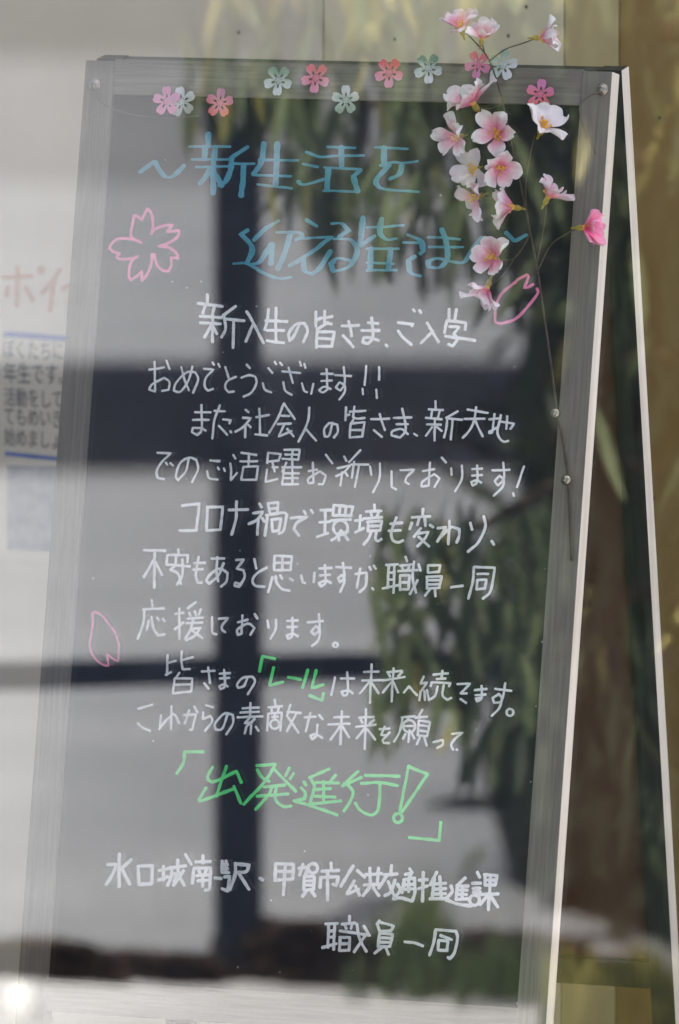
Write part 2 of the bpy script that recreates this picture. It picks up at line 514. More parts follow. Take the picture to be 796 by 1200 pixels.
LINES = [
 ('c_blue', 2.89, 6.2, [
  ('a1', "57,246 124,195 150,240 180,268 215,262 262,215|375,68 375,125|285,127 478,127|360,130 358,185|408,130 402,185|298,187 480,187|318,222 480,218|400,190 398,345|385,230 365,265 335,300|412,262 440,310|560,128 490,172|484,180 478,240 455,290 425,308|490,207 590,207|540,210 536,290 528,355|635,112 622,200 585,255|610,188 795,192|697,112 690,300|583,258 762,266|605,303 765,322"),
  ('a2', "155,152 220,174 300,170 425,168|255,128 385,133|320,130 320,215|140,208 210,222|118,290 135,303 165,300 240,278|240,225 410,232|258,235 252,330|410,235 375,265 395,335|235,332 400,338|475,130 630,137|518,132 518,215|500,215 560,200 600,205 600,230 585,258 545,278|675,195 600,205|545,212 490,270 480,300 520,325 680,338")]),
 ('c_blue', 2.89, 6.0, [
  ('a3', "122,118 92,138 130,180 142,215 120,268|265,75 200,115 150,165|140,277 180,262 230,185|236,185 230,275|55,275 120,275 200,320 270,345 325,338|255,130 360,130 375,150 345,165|322,130 292,230 262,298|395,72 445,100|365,158 510,150 420,220 315,285|345,270 382,248 386,305 420,325 460,290 508,215|510,88 560,88 592,120 545,150|520,158 600,165 632,220 590,290 520,312 510,275 540,250 605,262|660,60 652,130 645,190|650,190 715,145"),
  ('a4', "0,105 90,102 172,95|70,65 62,130 95,162 140,158|0,205 150,205|20,205 15,300|112,207 100,302|0,270 125,275|0,305 140,305|170,176 270,178|190,140 250,168 264,215 250,228|226,240 195,260 205,315 252,333|285,152 360,153 435,162|290,197 450,197|350,115 370,170 375,250 340,292 290,290 285,265 330,250 400,266 455,265 500,200 540,150 575,170 600,215|650,130 690,170 745,140")]),
 ('c_white', 3.50, 0, [
  ('b1', "92,20 92,65|48,62 163,76|82,72 72,108|125,75 115,115|58,122 158,128|58,152 155,157|118,118 116,242|110,165 78,220|120,175 138,205|225,75 165,118|170,120 178,180 158,220|175,135 265,143|215,143 212,270|275,100 300,140 355,248|308,155 272,240|378,88 372,140 360,185|365,143 465,147|412,82 412,240|370,188 450,188|370,236 450,247|520,165 495,215 475,238 474,200 505,160 545,155 560,190 540,243|598,100 598,170|600,140 625,130|640,98 638,150 672,158|675,122 635,132|655,150 608,182|605,180 600,268|605,195 685,195 672,262|610,225 675,228|605,262 675,262"),
  ('b2', "42,168 122,165|75,145 85,185 90,215|48,212 75,240 98,265|165,152 213,156|135,188 218,188|182,128 188,215 165,250 140,243 145,222 175,222 215,235|248,255 255,262|305,152 378,158 370,168|305,190 330,222 368,255|375,90 382,100|405,95 412,106|440,152 495,242|468,190 412,248|543,88 543,135|578,90 570,138|535,140 528,165 522,200|535,142 622,152 618,185|545,170 590,172 565,205 585,225 560,262 540,252|525,215 665,235")]),
 ('c_white', 2.58, 0, [
  ('c1', "60,92 130,82|85,55 88,195 60,185 75,160 130,130 155,150 150,185 120,192|140,50 155,90|210,80 225,140 245,190|262,78 240,150 205,195 175,190 185,155 235,105 275,105 288,140 265,200|315,88 360,92 325,130 320,170 335,190 358,182|355,58 362,70|382,65 390,80|415,80 430,130|465,125 425,145 415,175 430,198 455,195|515,68 530,85|490,130 525,118 555,125 560,155 535,200 500,218|615,85 635,108|590,155 600,185 630,198|645,55 652,68|670,60 680,72|680,100 765,108|710,82 730,155|685,150 695,190 725,210"),
  ('c2', "205,55 211,75|226,65 231,85|215,155 225,190 240,198|268,158 258,205|305,112 360,112|305,145 355,142|330,90 335,185 312,198 295,188 318,172 350,182|370,118 445,122|410,80 415,155 395,190 373,175 390,150 414,165 415,195 390,232|515,75 508,165|497,180 500,208|575,80 575,140|562,185 565,225")]),
 ('c_white', 2.74, 0, [
  ('d1', "75,72 148,72|65,108 140,108|105,38 105,150 85,178 60,165 65,145 105,148 125,158|165,65 215,68|190,40 165,110 155,195|205,105 240,110 235,125|185,135 225,178|240,160 244,166|310,60 325,72|298,98 335,100 300,140 262,163|310,130 308,190|322,130 335,142|375,55 378,175|360,95 420,85|355,175 412,180|490,30 460,100 420,168|490,32 540,105|478,88 515,90|460,128 522,125|490,130 465,185 525,160|505,150 535,185|607,50 600,120 557,210|592,150 640,205|715,120 700,180 680,185 677,150 700,122 738,130 740,165 722,190"),
  ('d2', "-17,48 -20,110|-17,88 -2,82|0,70 75,65|22,45 15,95 35,102 70,98|18,105 5,125|5,125 0,190|5,125 70,118 58,185|5,155 60,155|0,190 60,185|100,105 185,102|140,80 152,120 165,155|112,155 150,188|205,98 288,97|218,128 272,128|245,55 262,150 235,190 195,180 200,160 240,150 272,175|300,172 315,182|400,20 402,55|368,58 435,62|385,65 380,92|420,65 412,95|355,98 430,105|360,128 425,130|398,100 395,205|385,140 355,182|405,140 430,160|505,68 450,98|455,100 452,140 440,190|455,100 525,108|480,105 472,200|550,60 645,75|535,103 630,103|590,48 580,110 560,155 527,192|585,110 620,185|650,105 705,100|675,80 665,160 650,168|650,163 690,142|700,115 768,125 750,150|735,90 730,150|705,85 690,160 700,195 720,210 740,205")]),
 ('c_white', 2.66, 0, [
  ('e1', "58,62 122,65 75,110 55,150 60,180 90,185|98,108 105,118|118,110 132,122|205,90 190,150 155,190 145,170 165,110 205,85 240,95 248,140 220,200|305,98 348,102|290,148 300,180 340,188|340,130 345,140|368,135 373,148|412,72 422,90|398,112 402,150 400,190 430,155|450,62 520,72|485,65 483,125|445,102 525,102|460,128 450,185|460,128 528,125 520,185|450,188 520,188|575,62 635,68 625,95|575,62 570,110|570,105 625,98|595,105 605,150|595,130 620,130|570,140 562,198|562,198 618,185|650,48 722,48 715,95|690,50 685,95|655,70 720,72|640,90 715,95|660,108 640,150|650,130 640,210|640,130 730,130|645,158 720,158|645,180 715,180|640,210 715,208|688,100 688,210"),
  ('e2', "5,95 35,90|20,65 22,135 5,137 5,120 45,95 65,110 55,140 40,140|65,38 88,68|128,44 136,60|105,85 150,74 128,98 100,112|122,98 115,145|132,98 140,112|185,22 145,65|163,62 155,118|152,72 213,72|180,72 165,150|218,78 222,108|252,68 250,120 228,168|292,95 292,150 308,158|322,92 370,90 345,115 340,132 352,140|400,95 440,88|425,65 420,145 395,148 400,130 440,105 458,120 440,150|465,48 480,65|498,85 500,108|535,75 535,120 512,165|570,88 605,86|570,110 605,108|588,75 588,130 572,145 566,132 588,126 602,135|640,92 700,90|678,65 680,120 660,145 648,130 665,110 680,125 675,150 645,180|750,78 725,150|712,170 715,180")]),
 ('c_white', 3.34, 0, [
  ('f1', "55,70 135,60 120,185|42,186 122,186|172,75 168,183|172,78 245,75 232,183|168,185 232,183|272,90 362,88|308,50 305,130 285,205|415,60 425,78|385,105 430,98 405,135 365,155|410,130 405,205|428,128 440,145|455,60 503,55 498,110|455,60 465,112|465,85 495,82|445,115 525,102 542,112 528,185 505,200|452,115 440,210|472,135 515,130 505,185|472,135 476,190|476,190 505,186|560,128 638,122 590,150 575,180 600,210|622,95 632,110|655,90 665,105|700,92 750,90|695,148 745,145|722,95 720,200|683,215 735,198"),
  ('f2', "5,48 95,55 85,95|5,48 0,95|0,95 88,97|35,50 32,92|62,52 58,95|-8,120 85,115|5,140 70,140 65,165 5,165 5,140|40,165 20,195 -5,212|30,180 30,212|45,170 72,210|72,168 52,188|105,120 140,115|130,95 125,165|105,175 145,155|195,45 195,70|155,78 228,75|178,82 184,105|215,80 205,105|145,110 230,105|160,125 228,122 222,165|165,125 165,170|165,145 222,145|165,168 222,165|180,170 170,200 145,232|205,170 200,205 212,216 228,205|298,105 275,170 280,210 305,222 328,212|270,135 325,130|262,168 318,165|422,65 420,95|370,105 455,100|405,105 395,140|430,105 432,145|370,130 360,160|455,140 470,150|412,155 380,195|390,180 448,172 430,205 395,240|400,195 450,240|490,155 528,150 505,190 488,218|545,120 540,230|500,200 555,148 590,160 590,190 578,222|642,130 650,162|705,100 712,150 680,220 632,265|742,215 752,232")]),
 ('c_white', 3.04, 0, [
  ('g1', "55,38 155,42|105,45 103,215|100,85 55,165|110,95 140,155|215,35 217,55|165,62 160,100|165,62 260,62 258,95|205,70 200,110 178,130 215,150 228,198|160,105 270,115|235,80 235,150 210,200|310,70 298,150 305,190 325,190|285,130 330,128|290,100 340,98|370,78 430,78|398,72 394,130 402,185|428,100 400,160 360,195 345,180 365,150 410,125 445,145 440,185 415,208|485,85 522,82 488,125 520,132 525,165 500,210 478,205 480,190 497,195|570,80 580,125|628,120 580,150 562,180 575,205 618,210|665,65 745,68 740,130|665,65 662,130|665,98 740,98|702,68 700,130|662,132 740,132|655,165 635,235|670,160 675,190 700,220 735,228|690,155 700,172|735,170 750,180"),
  ('g2', "40,105 45,130 55,132|88,95 85,130|105,80 150,78|108,105 145,102|125,68 128,128 112,145 104,133 128,124 148,132|165,75 220,78|190,60 195,112 180,130 172,115 190,102 196,125 180,165|235,100 275,95 272,140 250,165|252,80 240,150|285,75 290,85|300,70 308,82|295,150 300,156|345,68 388,65|355,70 350,150|375,68 372,168|352,95 375,95|352,120 375,120|332,152 388,140|415,38 420,55|395,70 438,66|402,75 406,86|428,70 424,86|388,90 458,86|395,105 430,105 425,155|395,108 395,158|397,130 428,130|397,155 425,155|445,55 440,115 452,168|458,122 430,172|462,65 468,88|495,70 540,68 535,92|495,70 495,95|495,95 535,92|490,110 545,108 535,150|492,110 492,152|492,122 540,122|492,138 538,136|490,152 538,150|502,155 485,178|520,155 522,180|578,148 620,142|660,75 655,130 640,188|660,75 735,78 720,160 692,188|672,100 712,100|672,122 705,120 700,152|672,122 670,155|670,155 700,152")]),
 ('c_white', 2.89, 0, [
  ('h1', "85,25 88,48|55,58 130,55|60,60 55,110 35,165|75,98 68,132|85,85 92,125 110,152 132,148|105,88 112,98|125,92 133,102|170,75 200,70|185,55 185,165|168,130 200,105|245,32 215,55|220,70 225,82|240,65 245,80|262,58 255,78|215,92 270,88|210,108 268,106|235,92 225,130 205,165|225,130 262,125 240,152 208,170|228,132 268,162|302,85 303,140 318,148|326,92 360,90 340,115 338,130 350,141|395,105 430,95|412,80 408,145 395,150 395,130 430,110 455,125 440,150|455,75 465,92|502,98 505,125|532,95 530,130 512,165|570,100 610,98|572,122 608,120|590,88 590,150 575,165 569,152 592,146 610,156|645,105 700,100|685,75 688,128 670,150 658,138 675,118 689,135 682,170 660,190|745,178 754,186 745,194 736,186 745,178")]),
 ('c_white', 2.81, 0, [
  ('i1', "60,45 58,130|58,80 95,70|52,130 75,118|120,30 118,70 125,105 155,105|120,68 168,55|110,120 95,145|90,145 82,208|90,145 165,145 160,200|88,172 160,170|82,208 160,200|205,115 260,112|232,98 240,165|215,165 235,188|280,125 325,122|282,145 322,142|300,108 303,175 285,190 279,178 300,170 315,180|400,140 385,175 360,185 355,170 380,142 420,138 430,160 400,212")]),
 ('c_white', 2.81, 0, [
  ('j1', "42,95 28,165|65,100 118,100|90,75 92,155 75,168 68,152 95,147 112,158|155,75 212,73|148,108 240,106|185,45 178,195|175,115 138,158|186,118 212,158|245,75 303,71|228,108 314,94|270,60 262,190|250,80 257,93|305,74 288,92|262,115 228,155|270,115 288,155|310,155 330,130 362,165|388,92 375,120 400,115 380,146|375,150 370,185|390,148 392,185|400,145 408,185|425,85 482,80|460,70 456,100|438,102 472,100|418,115 414,130|418,115 492,118 486,131|442,130 432,165 415,180|465,125 460,165 478,182 495,175|518,122 568,120 530,158 555,158|530,180 552,195|585,145 632,140|588,165 628,162|612,128 612,175 595,190 589,178 614,174|665,140 728,148|705,118 690,185 660,195 655,175 680,160 690,180 680,215 652,245|722,218 735,230 722,246 711,232 722,218")]),
 ('c_green', 3.61, 0, [
  ('i1', "450,115 462,50 515,62|510,98 492,175 550,160|572,140 625,150|655,108 632,185|690,110 672,185 722,172|722,208 715,238 662,218")]),
 ('c_white', 2.81, 0, [
  ('k1', "48,62 115,42|48,130 70,150 105,165|155,92 148,155|203,50 202,158|146,158 175,120 212,85 226,100 240,130|260,92 318,88 300,160 290,160|287,68 265,132|310,52 325,80|365,45 400,55|352,78 350,110 385,96 393,120 360,165|465,90 440,155 410,160 408,130 450,85 490,90 490,130 460,182|535,60 612,56|525,80 612,76|512,102 628,98|572,35 570,100|568,105 545,130 580,126|592,110 552,145|575,138 572,180|552,150 545,178|597,145 610,165|685,20 688,48|655,55 720,50|670,60 672,78|705,55 700,75|655,85 650,165|655,85 718,80 712,165|672,100 700,98|685,85 685,115|670,120 702,118 698,150 670,150 670,120"),
  ('k2', "20,20 5,70|8,52 64,56|45,57 5,135|10,75 55,140|80,75 128,72|105,55 85,135|142,65 158,84|135,105 130,150 112,168 104,152 128,146 156,162|205,75 268,72|180,105 272,102|238,48 232,190|232,110 190,170|240,112 270,160|310,76 374,73|298,115 382,106|340,40 335,210|318,85 325,98|375,85 355,102|335,120 300,165|345,125 380,170|398,125 440,122|420,114 404,150 430,150|442,138 410,172 415,184 438,185|490,75 548,70|495,75 485,130 460,178|522,75 512,92|505,95 545,95 540,130 505,130 505,95|505,112 540,112|525,130 520,180|508,145 498,165|535,145 545,165|580,42 560,76|550,76 600,72|565,88 612,95 600,155|565,88 560,150|565,108 605,112|562,130 602,135|558,150 600,155|570,158 555,190|588,160 598,195|625,180 665,170 665,190 642,205|705,145 750,140 715,170 702,192 710,212|724,211 728,214")]),
 ('c_green', 3.78, 0, [
  ('l1', "58,172 95,110 100,52 205,52|255,135 230,180 228,205 265,215 385,158 412,220|330,130 275,295|218,250 180,315 200,318 370,255|372,240 410,335|495,128 600,120 540,215 425,340|500,150 525,190 565,215|590,145 712,270|675,140 655,185|700,170 680,200|535,245 650,235|498,295 670,283|580,245 560,290 490,368|605,235 600,310 640,350 685,350"),
  ('l2', "68,152 78,168|55,180 75,205 72,235 20,245|20,245 120,275 232,315|192,88 95,132|100,135 120,180 95,262|95,262 250,245|225,118 190,160|128,155 240,158|115,190 200,185|120,222 222,228|165,150 165,240|335,100 262,165|350,130 258,172|285,168 308,200 300,240 265,295|370,120 538,125|350,160 440,155 530,172|442,160 438,260 425,300 395,315 345,290 320,255|582,75 540,295|582,75 675,115 550,300|530,308 552,330 530,352 508,330 530,308|740,350 732,440 585,425")]),
 ('c_white', 3.95, 0, [
  ('m1', "100,42 98,195|45,92 85,92 72,130 38,185|155,68 110,110|112,110 148,185|188,100 190,185|188,100 255,98 250,182|192,185 250,182|285,120 325,112|305,100 305,165|282,165 325,148|335,108 410,98|345,110 340,150 325,190|345,135 367,135 355,172|372,70 375,130 402,190|400,120 352,190|408,45 435,92|490,50 490,85|455,80 525,78|440,180 448,110 525,108 520,200 500,212|470,120 478,138|505,118 498,138|460,145 512,140|465,168 512,165|488,140 488,195|545,155 575,158|580,75 578,130 612,130|580,92 605,92|582,112 606,112|597,75 597,130|590,150 614,148 605,215 578,205|640,85 640,140 615,210|640,88 705,95 690,125 645,128|655,130 705,208|755,155 770,165"),
  ('m2', "115,85 112,185|115,85 220,88 215,175|115,130 215,130|112,182 215,175|172,85 160,268|250,112 302,106 290,150|275,88 255,152|312,95 357,95 350,130 312,130 312,95|282,160 342,160 336,235|282,160 280,238|282,185 338,185|282,210 336,210|280,238 336,235|297,240 272,275|322,240 345,275|438,80 440,118|385,130 485,125|380,165 375,225|380,165 480,162 470,215 450,205|418,130 418,298|568,98 495,218|592,125 635,165|575,185 530,262 600,235|580,215 605,270|665,110 668,210|715,110 707,210|640,150 735,143|630,210 738,203|665,222 625,272|685,225 718,272"),
  ('m3', "95,45 92,85|50,100 128,95|70,102 20,180|75,140 100,200 118,242|115,130 90,200 55,222|130,155 145,190 105,240|105,240 150,235 215,255|175,98 215,88 196,118|200,65 215,88|165,130 228,120 230,200 215,252|170,130 155,205|170,160 225,155|170,185 222,182|195,130 195,200|280,85 275,255|255,132 305,128|250,182 305,165|358,85 320,160|345,125 330,240|375,110 385,240|338,155 412,150|335,185 412,180|335,212 410,210|318,240 425,238|440,165 447,200 412,240|410,245 480,270 560,282|525,118 475,165|480,165 470,245|485,165 542,165|480,190 537,190|480,215 533,215|470,243 542,240|508,165 508,240|595,85 610,115|565,150 615,150|570,180 612,178|572,202 612,199|560,225 602,222 590,275 562,270 560,225|635,100 710,105 700,160|640,100 640,160|640,130 700,132|640,160 700,160|672,100 660,305|610,215 718,212|655,220 610,275|670,220 715,290")]),
 ('c_white', 3.50, 0, [
  ('n1', "70,75 130,72|85,78 82,190|115,75 110,200|85,110 112,108|85,140 112,138|55,190 125,170|188,35 188,60|150,76 215,70|165,80 172,98|202,74 195,98|140,108 288,130|140,140 190,140 185,205|142,140 138,205|140,172 186,172|138,205 185,203|225,75 235,140 270,210|265,130 210,212|258,85 282,125|335,65 405,85 390,110|325,75 335,110|335,110 390,108|335,120 400,125 386,185|335,122 328,185|332,142 395,145|330,163 390,165|328,187 388,185|345,190 310,218|365,190 380,225|335,58 322,76|458,162 510,168 548,182|610,105 600,170 580,228|610,102 710,110 718,140 705,210 680,245 670,238|635,130 690,152|625,155 672,158 665,205|625,155 622,200|622,202 668,205")]),
]
DRAW = [
 ('chalk_blossom', 3.2, ('p1', "365,395 280,350 270,300 295,140 320,145 370,180 420,75 455,110 472,180 470,260 452,318 490,270 560,240 655,228 600,295 712,278 715,310 690,350 600,405 525,425 620,440 690,490 710,540 640,530 645,600 620,660 560,650 510,600 485,500|462,500 460,580 430,670 370,750 368,660 330,700 265,745 248,700 260,600 300,540 340,520 250,545 160,545 130,525 165,495 100,475 65,445 90,400 140,360 200,352 290,365 365,395")),
 ('chalk_petal', 3.3, ('p2', "390,185 420,155 510,105 525,130 495,210 480,240 520,235 575,205|390,185 340,220 260,290 210,370 185,460 178,590 210,608 270,605 380,570 480,480 580,360 625,290 615,250")),
 ('chalk_petal', 2.5, ('p3', "185,180 230,175 300,220 380,320 440,400 485,520 490,600 485,745 430,720 355,660 370,795 310,785 230,730 170,640 155,540 175,400 185,300 185,180")),
]


def parse(crop, s):
    x0, y0, k = CR[crop]
    for st in s.split('|'):
        yield [(x0 + float(a) / k, y0 + float(b) / k) for a, b in (q.split(',') for q in st.split())]


def pen(bm, path, w, nib, to3, z0):
    """one pen stroke: a low ridge along the path (picture pixels), rounded at its ends"""
    ringed = path[0] == path[-1] and len(path) == 5
    P = spline([(x, y, 0) for x, y in path], 0.9 if ringed else 1.6, 120 if ringed else 62)
    if ringed:                                   # a small closed ring drawn in one go
        c = sum((Vector((x, y, 0)) for x, y in path[:4]), Vector()) / 4
        rr = (Vector((*path[0], 0)) - c).length
        P = [c + (p - c).normalized() * rr for p in P]
    Q = [P[0]]
    for p in P[1:]:
        if (p - Q[-1]).length > 0.4:
            Q.append(p)
    if len(Q) < 2:
        Q.append(Q[0] + Vector((0.6, 0.6, 0)))
    sd = random.random() * 99
    rows = []
    n = len(Q)
    for i, p in enumerate(Q):
        d = (Q[min(i + 1, n - 1)] - Q[max(i - 1, 0)]).normalized()
        nn = Vector((-d.y, d.x, 0))
        ww = w if not nib else math.sqrt((nib * abs(d.y)) ** 2 + w * w)
        ww *= 1 + 0.26 * noise.noise(Vector((sd, i * 0.23, 0)))
        q = p + nn * 0.35 * noise.noise(Vector((sd + 40, i * 0.12, 0)))
        rows.append((q, nn, d, ww / 2))
    q, nn, d, h = rows[0]
    pre = [(q - d * h * 0.75, nn, d, h * 0.45), (q - d * h * 0.45, nn, d, h * 0.8)]
    q, nn, d, h = rows[-1]
    post = [(q + d * h * 0.45, nn, d, h * 0.8), (q + d * h * 0.75, nn, d, h * 0.45)]
    prev = None
    for q, nn, d, h in pre + rows + post:
        a, c, b = q + nn * h, q, q - nn * h
        tri = []
        for pt, z in ((a, 0.0), (q + nn * h * 0.55, 0.00016), (q - nn * h * 0.55, 0.00016), (b, 0.0)):
            v = to3(pt.x, pt.y)
            v.y -= z0 + z
            tri.append(bm.verts.new(v))
        if prev:
            for k in range(3):
                bm.faces.new((prev[k], prev[k + 1], tri[k + 1], tri[k]))
        prev = tri


SD = 0.005
to_board = lambda x, y: on_board(x, y, SD)
for mk, w, nib, runs in LINES:
    bm = bmesh.new()
    for crop, s in runs:
        for path in parse(crop, s):
            pen(bm, path, w, nib, to_board, random.uniform(0.00008, 0.0003))
    o = obj('chalk_line', bm, M[mk], slate, FRONT, smooth=True)
    if mk != 'c_white':
        o['label'] = {'c_blue': 'blue handwritten heading', 'c_green': 'bright green handwriting'}[mk]
for name, w, (crop, s) in DRAW:
    bm = bmesh.new()
    for path in parse(crop, s):
        pen(bm, path, w, 0, to_board, random.uniform(0.00008, 0.0002))
    obj(name, bm, M['c_pink'], slate, FRONT, smooth=True)

# ------------------------------------------------------------------ flyer on the wall
flyer = empty('flyer', WALLF @ on_wall(40, 480), 'white printed flyer with orange heading and blue bars on the wall left of the board', 'flyer')


def wall_quad(name, quad, mt, d, parent=flyer, th=0.0004, bow=0.0):
    bm = bmesh.new()
    c = [on_wall(x, y, d) for x, y in quad]
    f = [bm.verts.new(p) for p in c]
    b = [bm.verts.new(p + Vector((0, th, 0))) for p in c]
    bm.faces.new(f)
    bm.faces.new(b[::-1])
    for i in range(4):
        bm.faces.new((f[i], b[i], b[(i + 1) % 4], f[(i + 1) % 4]))
    bmesh.ops.recalc_face_normals(bm, faces=bm.faces[:])
    return obj(name, bm, mt, parent, WALLF)


wall_quad('sheet', [(-110, 285), (80, 296), (68, 660), (-110, 648)], M['paper'], 0.0012)
wall_quad('blue_bar', [(4, 388), (78, 393.5), (77.5, 400), (4, 394.5)], M['print_blue'], 0.0016)
wall_quad('blue_bar', [(6, 529), (69, 535.5), (69, 540.5), (6, 534)], M['print_blue'], 0.0016)
wall_quad('picture', [(8, 545), (68, 546), (61, 646), (9, 644)], M['print_grey'], 0.0016)
bm = bmesh.new()
to_wall = lambda x, y: on_wall(x, y, 0.0013)
for path in parse('q1', "30,197 165,195 300,188|165,110 160,465|75,285 62,370|240,290 305,410|385,112 405,132 385,152 365,132 385,112|565,125 490,230 395,345|508,205 492,330 470,510|590,305 645,268"):
    pen(bm, path, 5.6, 0, to_wall, 0.0003)
obj('heading', bm, M['print_orange'], flyer, WALLF)
rows = [("ぼくたちに", 4, 418, 74, 421), ("年生です。", 5, 447, 74, 449), ("活動をして", 5, 474, 73, 477), ("てもめいき", 5, 496, 72, 500), ("始めましょ", 5, 520, 70, 525)]
for txt, x0, y0, x1, y1 in rows:
    a, b = on_wall(x0, y0, 0.0017), on_wall(x1, y1, 0.0017)
    cu = bpy.data.curves.new('tmp', 'FONT')
    cu.body = txt
    cu.size = 1.0
    tmp = bpy.data.objects.new('tmp', cu)
    COL.objects.link(tmp)
    dg = bpy.context.evaluated_depsgraph_get()
    me = bpy.data.meshes.new_from_object(tmp.evaluated_get(dg))
    bpy.data.objects.remove(tmp)
    xs = [v.co.x for v in me.vertices]
    k = (b - a).length / (max(xs) - min(xs))
    ex = (b - a).normalized()
    ez = Vector((0, 0, 1)) - ex * ex.z
    bm = bmesh.new()
    bm.from_mesh(me)
    bpy.data.meshes.remove(me)
    mn = min(xs)
    for v in bm.verts:
        v.co = a + ex * ((v.co.x - mn) * k) + ez * (v.co.y * k * 1.45)
    fs = bmesh.ops.extrude_face_region(bm, geom=bm.faces[:])
    for v in [g for g in fs['geom'] if isinstance(g, bmesh.types.BMVert)]:
        v.co.y += 0.0003
    obj('text_row', bm, M['print_ink'], flyer, WALLF)

# ------------------------------------------------------------------ paper flowers along the top
def two_tone(name, top, low, ang=0.0):
    """printed paper whose colour runs from one tint to another across the flower"""
    mt = bpy.data.materials.new(name)
    mt.use_nodes = True
    t = mt.node_tree
    b = t.nodes['Principled BSDF']
    b.inputs['Roughness'].default_value = 0.7
    b.inputs['Specular IOR Level'].default_value = 0.2
    tc = t.nodes.new('ShaderNodeTexCoord')
    mp = t.nodes.new('ShaderNodeMapping')
    mp.inputs['Rotation'].default_value = (0, ang, 0)
    sp = t.nodes.new('ShaderNodeSeparateXYZ')
    nz = t.nodes.new('ShaderNodeTexNoise')
    nz.inputs['Scale'].default_value = 90
    ma = t.nodes.new('ShaderNodeMath')
    ma.operation = 'MULTIPLY_ADD'
    ma.inputs[1].default_value = 30
    cr = t.nodes.new('ShaderNodeValToRGB')
    cr.color_ramp.elements[0].position = 0.3
    cr.color_ramp.elements[0].color = (*low, 1)
    cr.color_ramp.elements[1].position = 0.78
    cr.color_ramp.elements[1].color = (*top, 1)
    t.links.new(tc.outputs['Object'], mp.inputs['Vector'])
    t.links.new(mp.outputs['Vector'], sp.inputs[0])
    t.links.new(tc.outputs['Object'], nz.inputs['Vector'])
    t.links.new(sp.outputs['Z'], ma.inputs[0])
    t.links.new(nz.outputs['Fac'], ma.inputs[2])
    t.links.new(ma.outputs[0], cr.inputs['Fac'])
    t.links.new(cr.outputs['Color'], b.inputs['Base Color'])
    return mt


def paper_flower_mesh(r, rot):
    """five notched petals cut from card, a drop-shaped hole punched in each"""
    cu = bpy.data.curves.new('tmp', 'CURVE')
    cu.dimensions = '2D'
    cu.fill_mode = 'BOTH'
    cu.extrude = 0.0003

    def poly(pts):
        s = cu.splines.new('POLY')
        s.points.add(len(pts) - 1)
        for p, q in zip(s.points, pts):
            p.co = (q[0], q[1], 0, 1)
        s.use_cyclic_u = True
    out = []
    for k in range(5):
        th = rot + k * 2 * math.pi / 5
        for a, rr in ((-36, .36), (-28, .60), (-23, .80), (-16, .93), (-7, .99), (0, .93), (7, .99), (16, .93), (23, .80), (28, .60)):
            out.append((math.cos(th + R(a)) * r * rr, math.sin(th + R(a)) * r * rr))
    poly(out)
    for k in range(5):
        th = rot + k * 2 * math.pi / 5
        poly([(r * (.36 * math.cos(th) + q * math.cos(th) * .15 - p * math.sin(th) * .075), r * (.36 * math.sin(th) + q * math.sin(th) * .15 + p * math.cos(th) * .075))
              for p, q in ((math.sin(j * math.pi / 5), math.cos(j * math.pi / 5)) for j in range(10))])
        t2 = th + math.pi / 5
        poly([(r * .21 * math.cos(t2) + r * .045 * math.cos(j * math.pi / 3), r * .21 * math.sin(t2) + r * .045 * math.sin(j * math.pi / 3)) for j in range(6)])
    tmp = bpy.data.objects.new('tmp', cu)
    COL.objects.link(tmp)
    dg = bpy.context.evaluated_depsgraph_get()
    me = bpy.data.meshes.new_from_object(tmp.evaluated_get(dg))
    bpy.data.objects.remove(tmp)
    bm = bmesh.new()
    bm.from_mesh(me)
    bpy.data.meshes.remove(me)
    for v in bm.verts:                      # lay it on the board: x across, z up, a slight dish
        x, y, z = v.co
        v.co = Vector((x, z - 5.0 * (x * x + y * y), y))
    return bm


LIL, PNK, COR, RED = (0.72, 0.27, 0.50), (0.85, 0.36, 0.52), (0.85, 0.22, 0.24), (0.80, 0.11, 0.17)
WHT, GRN, DGN, GRY = (0.74, 0.77, 0.80), (0.33, 0.44, 0.36), (0.16, 0.27, 0.21), (0.45, 0.47, 0.44)
U, D_ = math.pi / 2, -math.pi / 2
PF = [
    (197, 119, 18.0, U + .08, LIL, PNK, 0, 0.0030, 'lilac pink paper blossom overlapping a white one at the far left of the row'),
    (214, 119.5, 18.5, U + .25, WHT, GRY, 0, 0.0014, 'whitish paper blossom half hidden behind the pink one at the left'),
    (258.5, 121, 18, U - .06, LIL, COR, 0, 0.0014, 'single lilac and coral paper blossom at the left above the blue heading'),
    (327, 94.5, 18.5, D_, GRN, WHT, 0, 0.0014, 'white paper blossom with pale green upper petals beside a coral one'),
    (371, 91.5, 18.5, D_ - .05, COR, PNK, 0, 0.0014, 'coral topped pink paper blossom between two white ones on the top rail'),
    (406, 117.5, 18, U + .05, WHT, GRN, 0, 0.0014, 'white paper blossom with pale green lower petals hanging below the top rail'),
    (457, 85.5, 18.5, D_ + .05, RED, PNK, 0, 0.0014, 'red topped pink paper blossom next to a dark green and white one'),
    (503, 80.5, 18.5, D_ + .12, DGN, WHT, 0, 0.0014, 'white paper blossom with dark green upper petals next to a red and pink one'),
    (561, 76, 17, D_ - .1, COR, LIL, 0, 0.0014, 'coral and pink paper blossom tucked behind the twig at the top edge'),
    (591, 77, 19, D_ + .5, GRN, WHT, 0.7, 0.0030, 'white paper blossom with green right petals sticking up over the top edge under the twig'),
    (634, 110.5, 18, U - .08, LIL, COR, 0, 0.0014, 'lilac and coral paper blossom at the right above a large white cherry blossom'),
]
